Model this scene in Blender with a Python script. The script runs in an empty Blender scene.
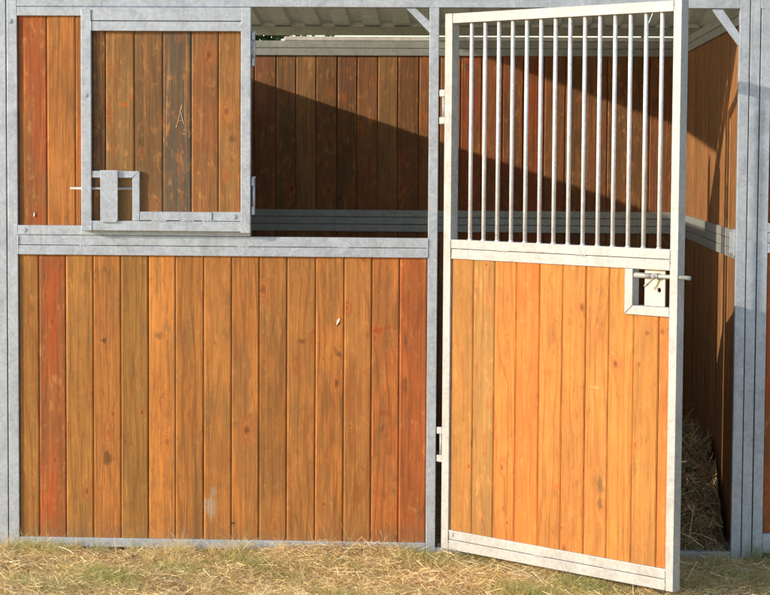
import bpy, bmesh, math, random
import numpy as np
from mathutils import Vector, Matrix

# ------------------------------------------------------------------ camera, sky, sun, exposure
S = bpy.context.scene
C = S.collection
cam_d = bpy.data.cameras.new('camera')
cam = bpy.data.objects.new('camera', cam_d)
C.objects.link(cam)
S.camera = cam
cam_d.sensor_width = 36.0
cam_d.lens = 36.0 * 2131.6 / 770.0
cam_d.clip_start = 0.1
cam_d.clip_end = 3000.0
YAW, PIT, ROL = 0.0496, 0.0669, 0.0064
cam.location = (1.9747, -8.625, 1.6729)
cam.matrix_world = (Matrix.Translation(cam.location) @ Matrix.Rotation(YAW, 4, 'Z')
                    @ Matrix.Rotation(math.pi / 2 - PIT, 4, 'X') @ Matrix.Rotation(ROL, 4, 'Z'))

SUN_L = Vector((2.5, 1.0, -0.805)).normalized()            # the way the light travels
world = bpy.data.worlds.new('World')
S.world = world
world.use_nodes = True
wn = world.node_tree.nodes
wn.clear()
sky = wn.new('ShaderNodeTexSky')
sky.sky_type = 'NISHITA'
sky.sun_disc = False
sky.sun_elevation = math.asin(-SUN_L.z)
sky.sun_rotation = math.atan2(-SUN_L.x, -SUN_L.y)
sky.air_density = 1.0
sky.dust_density = 0.7
bg = wn.new('ShaderNodeBackground')
bg.inputs['Strength'].default_value = 0.15
wo = wn.new('ShaderNodeOutputWorld')
world.node_tree.links.new(sky.outputs[0], bg.inputs[0])
world.node_tree.links.new(bg.outputs[0], wo.inputs[0])
sun_d = bpy.data.lights.new('sun', 'SUN')
sun_d.energy = 2.6
sun_d.angle = math.radians(0.5)
sun_d.color = (1.0, 0.86, 0.68)
sun = bpy.data.objects.new('sun', sun_d)
C.objects.link(sun)
sun.location = (-6, -4, 6)
sun.rotation_euler = SUN_L.to_track_quat('-Z', 'Y').to_euler()
S.view_settings.view_transform = 'Standard'
S.view_settings.look = 'None'
S.view_settings.exposure = 0.95
S.view_settings.gamma = 1.0
S.view_settings.use_curve_mapping = False
S.cycles.max_bounces = 8

rng = random.Random(7)
nrg = np.random.default_rng(11)


def lin(r, g, b):
    f = lambda c: (c / 255.0 / 12.92) if c / 255.0 <= 0.04045 else ((c / 255.0 + 0.055) / 1.055) ** 2.4
    return (f(r), f(g), f(b))


# ------------------------------------------------------------------ node helpers
def new_mat(name):
    m = bpy.data.materials.new(name)
    m.use_nodes = True
    nt = m.node_tree
    nt.nodes.clear()
    out = nt.nodes.new('ShaderNodeOutputMaterial')
    p = nt.nodes.new('ShaderNodeBsdfPrincipled')
    nt.links.new(p.outputs[0], out.inputs[0])
    return m, nt, p


class N:
    def __init__(self, nt):
        self.nt = nt

    def link(self, a, b):
        self.nt.links.new(a, b)

    def put(self, sock, v):
        if isinstance(v, (int, float)):
            sock.default_value = v
        elif isinstance(v, tuple):
            sock.default_value = v if len(v) == len(sock.default_value) else tuple(v) + (1.0,)
        else:
            self.link(v, sock)

    def math(self, op, a, b=0.0, c=0.0, clamp=False):
        n = self.nt.nodes.new('ShaderNodeMath')
        n.operation = op
        n.use_clamp = clamp
        self.put(n.inputs[0], a)
        self.put(n.inputs[1], b)
        self.put(n.inputs[2], c)
        return n.outputs[0]

    def ss(self, v, lo, hi, a=0.0, b=1.0):
        n = self.nt.nodes.new('ShaderNodeMapRange')
        n.interpolation_type = 'SMOOTHSTEP'
        self.put(n.inputs[0], v)
        for i, q in enumerate((lo, hi, a, b)):
            self.put(n.inputs[i + 1], q)
        return n.outputs[0]

    def noise(self, vec, scale=1.0, detail=4.0, rough=0.55, dist=0.0, col=False):
        n = self.nt.nodes.new('ShaderNodeTexNoise')
        self.put(n.inputs['Vector'], vec)
        n.inputs['Scale'].default_value = scale
        n.inputs['Detail'].default_value = detail
        n.inputs['Roughness'].default_value = rough
        n.inputs['Distortion'].default_value = dist
        return n.outputs[1 if col else 0]

    def voro(self, vec, scale=1.0, rand=1.0):
        n = self.nt.nodes.new('ShaderNodeTexVoronoi')
        self.put(n.inputs['Vector'], vec)
        n.inputs['Scale'].default_value = scale
        n.inputs['Randomness'].default_value = rand
        return n

    def mix(self, f, a, b, mode='MIX'):
        n = self.nt.nodes.new('ShaderNodeMix')
        n.data_type = 'RGBA'
        n.blend_type = mode
        self.put(n.inputs[0], f)
        self.put(n.inputs[6], a)
        self.put(n.inputs[7], b)
        return n.outputs[2]

    def comb(self, x, y, z):
        n = self.nt.nodes.new('ShaderNodeCombineXYZ')
        for i, v in enumerate((x, y, z)):
            self.put(n.inputs[i], v)
        return n.outputs[0]

    def sep(self, v):
        n = self.nt.nodes.new('ShaderNodeSeparateXYZ')
        self.link(v, n.inputs[0])
        return n.outputs

    def attr(self, name):
        n = self.nt.nodes.new('ShaderNodeAttribute')
        n.attribute_name = name
        return n

    def bump(self, h, strength, dist):
        n = self.nt.nodes.new('ShaderNodeBump')
        n.inputs['Strength'].default_value = strength
        n.inputs['Distance'].default_value = dist
        self.link(h, n.inputs['Height'])
        return n.outputs[0]

    def obj(self):
        return self.nt.nodes.new('ShaderNodeTexCoord').outputs['Object']


def wood_material(name, spots=(), weather=0.5, knot=1.0, foot=True):
    """boards: colour of each board from 'pcol', grain laid along 'pc' = (across, along, board number)"""
    m, nt, p = new_mat(name)
    g = N(nt)
    X, Z, K = g.sep(g.attr('pc').outputs['Vector'])
    base = g.attr('pcol').outputs['Color']
    koff = g.math('MULTIPLY', K, 7.31)
    wn_ = nt.nodes.new('ShaderNodeTexWhiteNoise')
    wn_.noise_dimensions = '1D'
    g.link(K, wn_.inputs['W'])
    R1, R2, R3 = g.sep(wn_.outputs['Color'])

    def at(sx, sz, off=0.0):
        return g.comb(g.math('MULTIPLY', X, sx), g.math('MULTIPLY', Z, sz), g.math('ADD', koff, off))
    # the coordinates wander a little, so that nothing is round or straight
    wob = g.noise(at(26.0, 16.0, 5.0), 1.0, 3.0, 0.6)
    wob2 = g.noise(at(60.0, 40.0, 15.0), 1.0, 2.0, 0.6)
    Xk = g.math('MULTIPLY_ADD', wob, 0.022, X)
    Zk = g.math('MULTIPLY_ADD', wob2, 0.020, Z)
    # knots: sparse cells, some large, some small
    def knots(sx, sz, off, thr, s0, s1):
        vk = g.voro(g.comb(g.math('MULTIPLY_ADD', Xk, sx, koff), g.math('MULTIPLY', Zk, sz), g.math('ADD', koff, off)), 1.0, 0.9)
        cr = g.sep(vk.outputs['Color'])
        has = g.math('GREATER_THAN', cr[0], thr)
        size = g.math('MULTIPLY_ADD', cr[1], s1, s0)
        d = vk.outputs['Distance']
        near = g.math('MULTIPLY', g.ss(d, g.math('MULTIPLY', size, 4.0), 0.0), has)
        core = g.math('MULTIPLY', g.ss(d, size, g.math('MULTIPLY', size, 0.35)), has)
        rings = g.math('MULTIPLY', near, g.ss(g.math('SINE', g.math('DIVIDE', g.math('MULTIPLY', d, 9.0), size)), 0.1, 1.0))
        return near, core, rings
    n1, c1, r1 = knots(9.0, 5.2, 0.0, 0.25, 0.04, 0.085)
    n2, c2, r2 = knots(17.0, 11.0, 33.0, 0.50, 0.04, 0.085)
    near = g.math('MAXIMUM', n1, g.math('MULTIPLY', n2, 0.6))
    core = g.math('MAXIMUM', c1, c2)
    rings = g.math('MAXIMUM', r1, g.math('MULTIPLY', r2, 0.5))
    # growth rings (cathedral figure) bent by a slow noise and by the knots
    slow = g.noise(at(6.0, 0.8), 1.0, 2.0, 0.5)
    rc = g.math('ADD', g.math('MULTIPLY', slow, 44.0), g.math('MULTIPLY', near, 5.0))
    rc = g.math('ADD', rc, g.math('MULTIPLY', X, 150.0))
    rc = g.math('ADD', rc, g.math('MULTIPLY', g.noise(at(30.0, 5.0, 2.0), 1.0, 3.0, 0.6), 3.0))
    ring = g.ss(g.math('SINE', rc), 0.15, 1.0)
    fib = g.noise(at(520.0, 11.0), 1.0, 4.0, 0.7)
    fib2 = g.noise(at(150.0, 3.2, 7.0), 1.0, 5.0, 0.7)
    streak = g.noise(at(55.0, 1.3, 21.0), 1.0, 5.0, 0.65)
    blot = g.noise(at(10.0, 2.6, 40.0), 1.0, 6.0, 0.68, 0.5)
    mott = g.noise(at(34.0, 15.0, 90.0), 1.0, 6.0, 0.72, 0.4)
    dark = g.noise(at(24.0, 9.0, 140.0), 1.0, 6.0, 0.70, 0.6)
    c = base
    wlo = g.math('MULTIPLY_ADD', R1, 0.22, 0.36)
    wm = g.ss(g.math('MULTIPLY_ADD', g.math('SUBTRACT', mott, 0.5), 0.35, blot), wlo, g.math('ADD', wlo, 0.13))
    c = g.mix(g.math('MULTIPLY', wm, weather), c, lin(120, 92, 54))
    c = g.mix(g.math('MULTIPLY', g.ss(mott, 0.52, 0.70), 0.55), c, lin(204, 138, 74))
    c = g.mix(g.math('MULTIPLY', g.ss(mott, 0.46, 0.30), 0.50), c, lin(116, 80, 46))
    c = g.mix(g.math('MULTIPLY', g.ss(streak, 0.56, 0.74), 0.60), c, lin(206, 136, 70))
    c = g.mix(g.math('MULTIPLY', g.ss(streak, 0.44, 0.28), 0.45), c, lin(112, 70, 38))
    c = g.mix(g.math('MULTIPLY', g.math('MULTIPLY', ring, g.math('MULTIPLY_ADD', R2, 0.40, 0.12)), 1.0), c, lin(138, 78, 36))
    c = g.mix(g.math('MULTIPLY', g.ss(dark, 0.58, 0.74), 0.60), c, lin(88, 66, 46))
    longv = g.noise(at(5.0, 1.7, 200.0), 1.0, 3.0, 0.6)
    v = g.math('ADD', g.math('MULTIPLY', fib, 0.62), g.math('MULTIPLY', fib2, 1.15))
    v = g.math('ADD', v, g.math('MULTIPLY', g.math('SUBTRACT', longv, 0.5), 0.9))
    v = g.math('ADD', v, g.math('MULTIPLY_ADD', R3, 0.14, 0.06))
    c = g.mix(1.0, c, g.comb(v, v, v), 'MULTIPLY')
    c = g.mix(g.math('MULTIPLY', near, 0.50 * knot), c, lin(192, 110, 54))
    c = g.mix(g.math('MULTIPLY', rings, 0.45 * knot), c, lin(122, 66, 32))
    c = g.mix(g.math('MULTIPLY', core, 0.72 * knot), c, lin(92, 52, 30))
    # dark checks: thin cracks along the grain
    ck = g.noise(at(190.0, 2.0, 60.0), 1.0, 2.0, 0.5)
    c = g.mix(g.math('MULTIPLY', g.math('MULTIPLY', g.ss(ck, 0.70, 0.76), g.ss(blot, 0.45, 0.6)), 0.6), c, lin(70, 42, 24))
    for (sx, sz, rx, rz, col, st) in spots:
        dx = g.math('DIVIDE', g.math('SUBTRACT', Xk, sx + 0.011), rx)
        dz = g.math('DIVIDE', g.math('SUBTRACT', Zk, sz + 0.010), rz)
        d = g.math('SQRT', g.math('ADD', g.math('MULTIPLY', dx, dx), g.math('MULTIPLY', dz, dz)))
        d = g.math('ADD', d, g.math('MULTIPLY', g.math('SUBTRACT', mott, 0.5), 2.6))
        d = g.math('ADD', d, g.math('MULTIPLY', g.math('SUBTRACT', fib2, 0.5), 1.6))
        c = g.mix(g.math('MULTIPLY', g.ss(d, 1.10, 0.35), st * 0.8), c, lin(*col))
    if foot:      # mud splashed up from the ground
        md = g.math('ADD', g.ss(Z, 0.34, 0.06), g.math('MULTIPLY', g.math('SUBTRACT', g.noise(at(40.0, 30.0, 11.0), 1.0, 6.0, 0.75), 0.5), 1.6))
        c = g.mix(g.math('MULTIPLY', g.ss(md, 0.55, 1.15), 0.45), c, lin(122, 98, 70))
    g.link(c, p.inputs['Base Color'])
    g.link(g.math('MULTIPLY_ADD', fib2, 0.25, 0.55), p.inputs['Roughness'])
    p.inputs['Specular IOR Level'].default_value = 0.25
    h = g.math('ADD', g.math('MULTIPLY', fib, 0.7), g.math('MULTIPLY', ring, 0.25))
    h = g.math('ADD', h, g.math('MULTIPLY', fib2, 0.9))
    g.link(g.bump(h, 0.7, 0.0020), p.inputs['Normal'])
    return m


def zinc_material(name, tint=(0.47, 0.505, 0.565), dirt=0.35, rough=0.46, metal=0.45):
    m, nt, p = new_mat(name)
    g = N(nt)
    o = g.obj()
    vs = g.voro(o, 95.0)                                   # spangle
    sp = g.sep(vs.outputs['Color'])[0]
    bl = g.noise(o, 9.0, 6.0, 0.65, 0.7)
    bl2 = g.noise(o, 38.0, 5.0, 0.7)
    x, y, z = g.sep(o)
    run = g.noise(g.comb(g.math('MULTIPLY', x, 60.0), g.math('MULTIPLY', y, 60.0), g.math('MULTIPLY', z, 4.0)), 1.0, 4.0, 0.6)
    v = g.math('ADD', g.math('MULTIPLY', sp, 0.20), g.math('MULTIPLY', bl, 0.75))
    v = g.math('ADD', v, g.math('MULTIPLY', bl2, 0.34))
    v = g.math('ADD', v, 0.36)
    c = g.mix(1.0, tint, g.comb(v, v, v), 'MULTIPLY')
    c = g.mix(g.math('MULTIPLY', g.ss(run, 0.52, 0.74), dirt), c, (0.30, 0.265, 0.20))
    c = g.mix(g.math('MULTIPLY', g.ss(bl, 0.60, 0.76), dirt), c, (0.36, 0.345, 0.31))
    c = g.mix(g.math('MULTIPLY', g.ss(bl2, 0.66, 0.80), 0.22), c, (0.70, 0.71, 0.72))
    c = g.mix(g.math('MULTIPLY', g.ss(g.noise(o, 60.0, 3.0, 0.5), 0.71, 0.77), 0.7), c, (0.16, 0.15, 0.13))
    g.link(c, p.inputs['Base Color'])
    p.inputs['Metallic'].default_value = metal
    g.link(g.math('MULTIPLY_ADD', bl2, 0.26, rough - 0.08), p.inputs['Roughness'])
    g.link(g.bump(g.math('ADD', bl2, g.math('MULTIPLY', sp, 0.25)), 0.35, 0.0015), p.inputs['Normal'])
    return m


def plain(name, col, rough=0.7, metal=0.0, var=0.25, scale=40.0):
    m, nt, p = new_mat(name)
    g = N(nt)
    n = g.noise(g.obj(), scale, 5.0, 0.6)
    v = g.math('MULTIPLY_ADD', n, var * 2, 1.0 - var)
    g.link(g.mix(1.0, col, g.comb(v, v, v), 'MULTIPLY'), p.inputs['Base Color'])
    p.inputs['Roughness'].default_value = rough
    p.inputs['Metallic'].default_value = metal
    return m


def strand_material(name, rough=0.65, trans=0.0):
    m, nt, p = new_mat(name)
    g = N(nt)
    c = g.attr('scol').outputs['Color']
    g.link(c, p.inputs['Base Color'])
    p.inputs['Roughness'].default_value = rough
    p.inputs['Specular IOR Level'].default_value = 0.25
    if trans:
        out = [n for n in nt.nodes if n.type == 'OUTPUT_MATERIAL'][0]
        t = nt.nodes.new('ShaderNodeBsdfTranslucent')
        mx = nt.nodes.new('ShaderNodeMixShader')
        mx.inputs[0].default_value = trans
        g.link(c, t.inputs[0])
        g.link(p.outputs[0], mx.inputs[1])
        g.link(t.outputs[0], mx.inputs[2])
        g.link(mx.outputs[0], out.inputs[0])
    return m


M_FRONT = wood_material('wood_front_boards', spots=[
    (0.838, 0.225, 0.028, 0.050, (172, 160, 140), 0.8), (0.850, 0.290, 0.016, 0.022, (164, 152, 132), 0.6),
    (1.360, 0.985, 0.012, 0.007, (70, 40, 25), 0.7),
    (0.182, 0.33, 0.025, 0.22, (200, 90, 40), 0.4), (0.182, 1.06, 0.035, 0.22, (186, 78, 26), 0.5), (0.182, 0.86, 0.03, 0.16, (186, 78, 26), 0.4),
    (0.395, 0.905, 0.016, 0.012, (60, 38, 22), 0.9),
    (0.41, 0.42, 0.022, 0.03, (80, 55, 35), 0.8), (0.62, 0.93, 0.03, 0.022, (95, 72, 45), 0.7),
    (1.21, 0.91, 0.018, 0.012, (100, 55, 25), 0.8), (1.36, 0.86, 0.016, 0.013, (90, 50, 28), 0.8),
    (0.93, 0.157, 0.008, 0.008, (15, 10, 8), 1.0),
    (1.52, 0.96, 0.028, 0.014, (165, 62, 20), 0.7), (1.575, 0.97, 0.022, 0.016, (165, 62, 20), 0.7),
    (1.63, 0.74, 0.022, 0.05, (95, 58, 35), 0.7), (1.55, 0.62, 0.03, 0.018, (150, 60, 25), 0.6)])
M_HATCH = wood_material('wood_hatch_boards', spots=[
    (0.475, 1.87, 0.025, 0.014, (196, 92, 30), 0.8), (0.50, 1.90, 0.012, 0.018, (180, 84, 30), 0.7),
    (0.92, 1.73, 0.016, 0.020, (80, 52, 28), 0.7), (0.545, 1.72, 0.012, 0.022, (78, 58, 32), 0.8),
    (0.72, 1.62, 0.02, 0.05, (128, 110, 86), 0.45)], weather=0.6)
M_DOOR = wood_material('wood_door_boards', spots=[
    (0.835, 0.43, 0.022, 0.045, (88, 68, 46), 0.8), (0.832, 0.36, 0.018, 0.028, (84, 64, 44), 0.8),
    (1.05, 1.02, 0.012, 0.010, (120, 60, 25), 0.8), (1.12, 1.03, 0.014, 0.012, (110, 60, 28), 0.8),
    (1.01, 0.90, 0.010, 0.012, (120, 56, 25), 0.8), (0.56, 0.84, 0.030, 0.018, (206, 96, 32), 0.7),
    (0.80, 0.80, 0.030, 0.006, (232, 180, 110), 0.6), (0.62, 0.40, 0.02, 0.014, (190, 90, 30), 0.6),
    (0.64, 1.235, 0.010, 0.008, (110, 60, 28), 0.9), (0.83, 0.28, 0.016, 0.016, (205, 90, 34), 0.7)],
    weather=0.22)
M_INNER = wood_material('wood_inner_boards', weather=0.6)
M_ZINC = zinc_material('galvanised_steel')
M_ZINCD = zinc_material('galvanised_door_steel', tint=(0.375, 0.376, 0.374), dirt=0.30, metal=0.15)
M_ZINCI = zinc_material('galvanised_inner_steel', tint=(0.36, 0.385, 0.37), dirt=0.6)
M_ROOF = zinc_material('roof_sheet_steel', tint=(0.38, 0.45, 0.52), dirt=0.22, rough=0.55, metal=0.2)
M_BAR = zinc_material('pale_bar_steel', tint=(0.66, 0.65, 0.66), dirt=0.12, rough=0.62, metal=0.0)  # bars kept paler, rougher and less metallic than the door frame
M_STRIP = zinc_material('pale_strip_steel', tint=(0.62, 0.63, 0.62), dirt=0.3, metal=0.1)
M_PLATE = plain('cream_plate', (0.62, 0.55, 0.42), 0.55, 0.0, 0.12, 60)
M_DARK = plain('dark_hole', (0.012, 0.010, 0.009), 0.9)
M_CHALK = plain('pale_scratch', lin(184, 150, 120), 0.9, 0.0, 0.2, 300)
M_WHITE = plain('white_splash', (0.78, 0.77, 0.72), 0.7)
M_STRAW = strand_material('straw', 0.6, 0.15)
M_GRASS = strand_material('grass_blades', 0.6, 0.4)
M_HEAP = strand_material('heap_straw', 0.7)
M_LEAF = strand_material('leaves', 0.6, 0.25)
M_BARK = plain('bark', (0.10, 0.075, 0.055), 0.9, 0, 0.4, 20)


# ------------------------------------------------------------------ mesh helpers
def link(name, me, mat, parent=None, loc=None, rotz=None):
    o = bpy.data.objects.new(name, me)
    C.objects.link(o)
    if mat is not None and not me.materials:
        me.materials.append(mat)
    if parent is not None:
        o.parent = parent
    if loc is not None:
        o.location = loc
    if rotz is not None:
        o.rotation_euler = (0, 0, rotz)
    return o


def empty(name, loc):
    o = bpy.data.objects.new(name, None)
    o.empty_display_size = 0.2
    C.objects.link(o)
    o.location = loc
    return o


def tag(o, label=None, cat=None, group=None, kind=None):
    if label:
        o['label'] = label
    if cat:
        o['category'] = cat
    if group:
        o['group'] = group
    if kind:
        o['kind'] = kind
    return o


def box(bm, x0, x1, y0, y1, z0, z1, bev=0.0022):
    b = bmesh.new()
    bmesh.ops.create_cube(b, size=1.0)
    for v in b.verts:
        v.co = Vector((x0 if v.co.x < 0 else x1, y0 if v.co.y < 0 else y1, z0 if v.co.z < 0 else z1))
    if bev:
        bmesh.ops.bevel(b, geom=list(b.edges), offset=bev, segments=2, affect='EDGES', profile=0.6)
    me = bpy.data.meshes.new('t')
    b.to_mesh(me)
    b.free()
    bm.from_mesh(me)
    bpy.data.meshes.remove(me)


def prism(bm, pts, y0, y1, bev=0.0):
    """outline pts (x, z) extruded from y0 to y1"""
    b = bmesh.new()
    a = [b.verts.new((x, y0, z)) for x, z in pts]
    c = [b.verts.new((x, y1, z)) for x, z in pts]
    b.faces.new(a)
    b.faces.new(c[::-1])
    n = len(pts)
    for i in range(n):
        b.faces.new((a[i], c[i], c[(i + 1) % n], a[(i + 1) % n]))
    bmesh.ops.recalc_face_normals(b, faces=b.faces)
    if bev:
        bmesh.ops.bevel(b, geom=list(b.edges), offset=bev, segments=1, affect='EDGES')
    me = bpy.data.meshes.new('t')
    b.to_mesh(me)
    b.free()
    bm.from_mesh(me)
    bpy.data.meshes.remove(me)


def rod(bm, p0, p1, r, seg=14, r1=None):
    p0, p1 = Vector(p0), Vector(p1)
    d = (p1 - p0)
    q = d.to_track_quat('Z', 'Y')
    r1 = r if r1 is None else r1
    A, B = [], []
    for i in range(seg):
        a = 2 * math.pi * i / seg
        v = Vector((math.cos(a), math.sin(a), 0))
        A.append(bm.verts.new(p0 + q @ (v * r)))
        B.append(bm.verts.new(p1 + q @ (v * r1)))
    for i in range(seg):
        f = bm.faces.new((A[i], A[(i + 1) % seg], B[(i + 1) % seg], B[i]))
        f.smooth = True
    bm.faces.new(A[::-1])
    bm.faces.new(B)


def finish(bm, name, mat, parent=None, **kw):
    me = bpy.data.meshes.new(name)
    bm.to_mesh(me)
    bm.free()
    return link(name, me, mat, parent, **kw)


def weld(bm, p0, p1, r=0.0030):
    p0, p1 = Vector(p0), Vector(p1)
    n = max(2, int((p1 - p0).length / (r * 1.25)))
    for i in range(n + 1):
        p = p0.lerp(p1, i / n) + Vector([rng.uniform(-0.0007, 0.0007) for _ in range(3)])
        k = r * rng.uniform(0.8, 1.2)
        q = bmesh.ops.create_icosphere(bm, subdivisions=1, radius=k)
        for v in q['verts']:
            v.co = v.co + p
            for f in v.link_faces:
                f.smooth = True


def metal(name, boxes, parent, mat=None, bolts=(), welds=(), **kw):
    bm = bmesh.new()
    for (a, b) in welds:
        weld(bm, a, b)
    for b in boxes:
        box(bm, *b)
    for (x, y, z, dy) in bolts:
        rod(bm, (x, y, z), (x, y + dy, z), 0.0075, 6)
        rod(bm, (x, y, z), (x, y + dy * 0.4, z), 0.011, 16)
    return finish(bm, name, mat or M_ZINC, parent, **kw)


def boards(name, edges, z0, z1, cols, mat, parent, front=0.0, thick=0.024, axis='x', tops=None, cham=0.0042, seedk=0, jit=0.0012, **kw):
    """tongue and groove boards: edges along the axis, each a bevelled plank over a thinner tongue"""
    V, F, PC, PCOL = [], [], [], []
    n = len(edges) - 1
    cols = [(c[0] * 0.91, c[1] * 0.845, c[2] * 0.87) for c in cols]
    for i in range(n):
        a, b = edges[i] + 0.0007, edges[i + 1] - 0.0007
        zz0 = z0
        zz1 = tops[i] if tops else z1
        j = (rng.random() - 0.5) * 2 * jit
        f0, f1 = front + j, front + thick + j
        ch = cham
        prof = [(a, f0 + ch), (a + ch * 0.8, f0 + ch * 0.25), (a + ch * 1.4, f0), (b - ch * 1.4, f0), (b - ch * 0.8, f0 + ch * 0.25), (b, f0 + ch),
                (b, f1 - ch), (b - ch, f1), (a + ch, f1), (a, f1 - ch)]
        s = len(V)
        for z in (zz0, zz1):
            for (u, w) in prof:
                V.append((u, w, z))
        m = len(prof)
        fs = [tuple(s + k for k in range(m)), tuple(s + m + k for k in range(m))[::-1]]
        for k in range(m):
            k2 = (k + 1) % m
            fs.append((s + k, s + m + k, s + m + k2, s + k2))
        col = cols[i % len(cols)]
        for f in fs:
            F.append(f)
            PC.append(i + seedk)
            PCOL.append(col)
        # tongue
        if i < n - 1:
            e = edges[i + 1]
            zt = min(zz1, tops[i + 1] if tops else z1)
            s = len(V)
            w0, w1 = front + thick * 0.42, front + thick * 0.58
            for z in (zz0 + 0.001, zt - 0.001):
                for (u, w) in ((e - 0.004, w0), (e + 0.004, w0), (e + 0.004, w1), (e - 0.004, w1)):
                    V.append((u, w, z))
            for f in ((0, 1, 5, 4), (1, 2, 6, 5), (2, 3, 7, 6), (3, 0, 4, 7)):
                F.append(tuple(s + q for q in f))
                PC.append(i + seedk)
                PCOL.append(tuple(c * 0.6 for c in col))
    me = bpy.data.meshes.new(name)
    if axis == 'x':
        W = V
    else:                                                  # boards run along y, face towards -x
        W = [(w, u, z) for (u, w, z) in V]
    me.from_pydata(W, [], F)
    d1, d2 = [], []
    for p in me.polygons:
        k, c = PC[p.index], PCOL[p.index]
        for li in p.loop_indices:
            v = V[me.loops[li].vertex_index]
            d1 += [v[0] + v[1] * 0.3, v[2], k * 1.0]
            d2 += [c[0], c[1], c[2], 1.0]
    me.attributes.new('pc', 'FLOAT_VECTOR', 'CORNER')
    me.attributes.new('pcol', 'FLOAT_COLOR', 'CORNER')
    me.attributes['pc'].data.foreach_set('vector', d1)
    me.attributes['pcol'].data.foreach_set('color', d2)
    bm = bmesh.new()
    bm.from_mesh(me)
    bmesh.ops.recalc_face_normals(bm, faces=bm.faces)
    bm.to_mesh(me)
    bm.free()
    return link(name, me, mat, parent, **kw)


def even(a, b, w):
    n = max(1, round((b - a) / w))
    return [a + (b - a) * i / n for i in range(n + 1)]


OR, OL, RD, GY, YL, BR = ((186, 122, 58), (158, 116, 58), (158, 84, 46), (108, 94, 70), (194, 132, 62), (140, 98, 54))


def wcols(seq):
    return [lin(*c) for c in seq]


def rand_cols(n, pal, amt=10):
    out = []
    for i in range(n):
        c = rng.choice(pal)
        k = rng.uniform(-amt, amt)
        out.append(lin(c[0] + k, c[1] + k * 0.7, c[2] + k * 0.5))
    return out


# ------------------------------------------------------------------ ground
def ground_z(x, y):
    t = np.clip((y + 0.85) / 0.8, 0.0, 1.0)
    base = 0.026 * t * t * (3 - 2 * t)
    b = 0.006 * np.sin(x * 5.1 + 1.3) * np.cos(y * 6.3 + 0.5) + 0.004 * np.sin(x * 13.0 + y * 9.0)
    return base + b


def make_ground():
    xs = np.concatenate([[-900, -200, -50, -15, -8], np.linspace(-5, 9, 141), [12, 20, 60, 200, 900]])
    ys = np.concatenate([[-900, -200, -50, -20, -12], np.linspace(-9, 7, 161), [10, 20, 60, 200, 1500]])
    X, Y = np.meshgrid(xs, ys)
    Zg = ground_z(X, Y)
    far = (np.abs(X) > 9.5) | (Y < -9.5) | (Y > 7.5)
    Zg[far] = 0.02
    V = np.stack([X, Y, Zg], -1).reshape(-1, 3)
    nx, ny = len(xs), len(ys)
    F = [(j * nx + i, j * nx + i + 1, (j + 1) * nx + i + 1, (j + 1) * nx + i) for j in range(ny - 1) for i in range(nx - 1)]
    me = bpy.data.meshes.new('ground')
    me.from_pydata(V.tolist(), [], F)
    for p in me.polygons:
        p.use_smooth = True
    m, nt, p = new_mat('dry_soil_and_stubble')
    g = N(nt)
    o = g.obj()
    a = g.noise(o, 3.0, 6.0, 0.65)
    b = g.noise(o, 60.0, 6.0, 0.7)
    c = g.mix(g.ss(a, 0.38, 0.62), (0.50, 0.34, 0.17), (0.42, 0.32, 0.14))
    c = g.mix(g.math('MULTIPLY', g.ss(b, 0.45, 0.65), 0.7), c, (0.60, 0.45, 0.24))
    c = g.mix(g.math('MULTIPLY', g.ss(b, 0.45, 0.30), 0.8), c, (0.13, 0.08, 0.045))
    g.link(c, p.inputs['Base Color'])
    p.inputs['Roughness'].default_value = 0.95
    g.link(g.bump(b, 0.9, 0.02), p.inputs['Normal'])
    o = link('ground', me, m)
    tag(o, kind='structure')
    o['label'] = 'dry ground covered with mown straw and sparse grass'


make_ground()

# ------------------------------------------------------------------ the stall in the middle
HZ = 2.264                     # underside of the header
EAVE_Y = -0.32
RIDGE_Y, RIDGE_Z = 2.84, 2.885
EAVE_Z = 2.655
FAR_Y, FAR_Z = 5.95, 2.505
FOOT = 0.046


def roof_z(y):
    if y <= RIDGE_Y:
        return EAVE_Z + (RIDGE_Z - EAVE_Z) * (y - EAVE_Y) / (RIDGE_Y - EAVE_Y)
    return RIDGE_Z + (FAR_Z - RIDGE_Z) * (y - RIDGE_Y) / (FAR_Y - RIDGE_Y)


def roof_sheet(name, x0, x1, y0, y1, parent):
    """trapezoid profiled sheet with a rib every 0.2 m"""
    bm = bmesh.new()
    prof = []
    x = x0
    while x < x1 - 0.001:
        for dx, h in ((0.0, 0.0), (0.05, 0.0), (0.065, 0.024), (0.13, 0.024), (0.145, 0.0)):
            if x + dx <= x1:
                prof.append((x + dx, h))
        x += 0.2
    prof.append((x1, 0.0))
    rows = []
    ny = 9
    for k in range(ny):
        y = y0 + (y1 - y0) * k / (ny - 1)
        z = roof_z(y)
        sag = 0.0
        rows.append([bm.verts.new((px, y, z + h + sag + rng.uniform(-0.0015, 0.0015))) for px, h in prof])
    low = []
    for k in range(ny):
        low.append([bm.verts.new((v.co.x, v.co.y, v.co.z - 0.0015)) for v in rows[k]])
    for k in range(ny - 1):
        for i in range(len(prof) - 1):
            bm.faces.new((rows[k][i], rows[k][i + 1], rows[k + 1][i + 1], rows[k + 1][i]))
            bm.faces.new((low[k][i], low[k + 1][i], low[k + 1][i + 1], low[k][i + 1]))
    for k in (0, ny - 1):
        for i in range(len(prof) - 1):
            bm.faces.new((rows[k][i], rows[k][i + 1], low[k][i + 1], low[k][i]))
    return finish(bm, name, M_ROOF, parent)


stall = empty('horse_stall', (0, 0, 0))
tag(stall, 'galvanised steel horse stall with stained wooden boards, open barred door and closed hatch', 'horse stall', 'horse stalls in a row')

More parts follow.
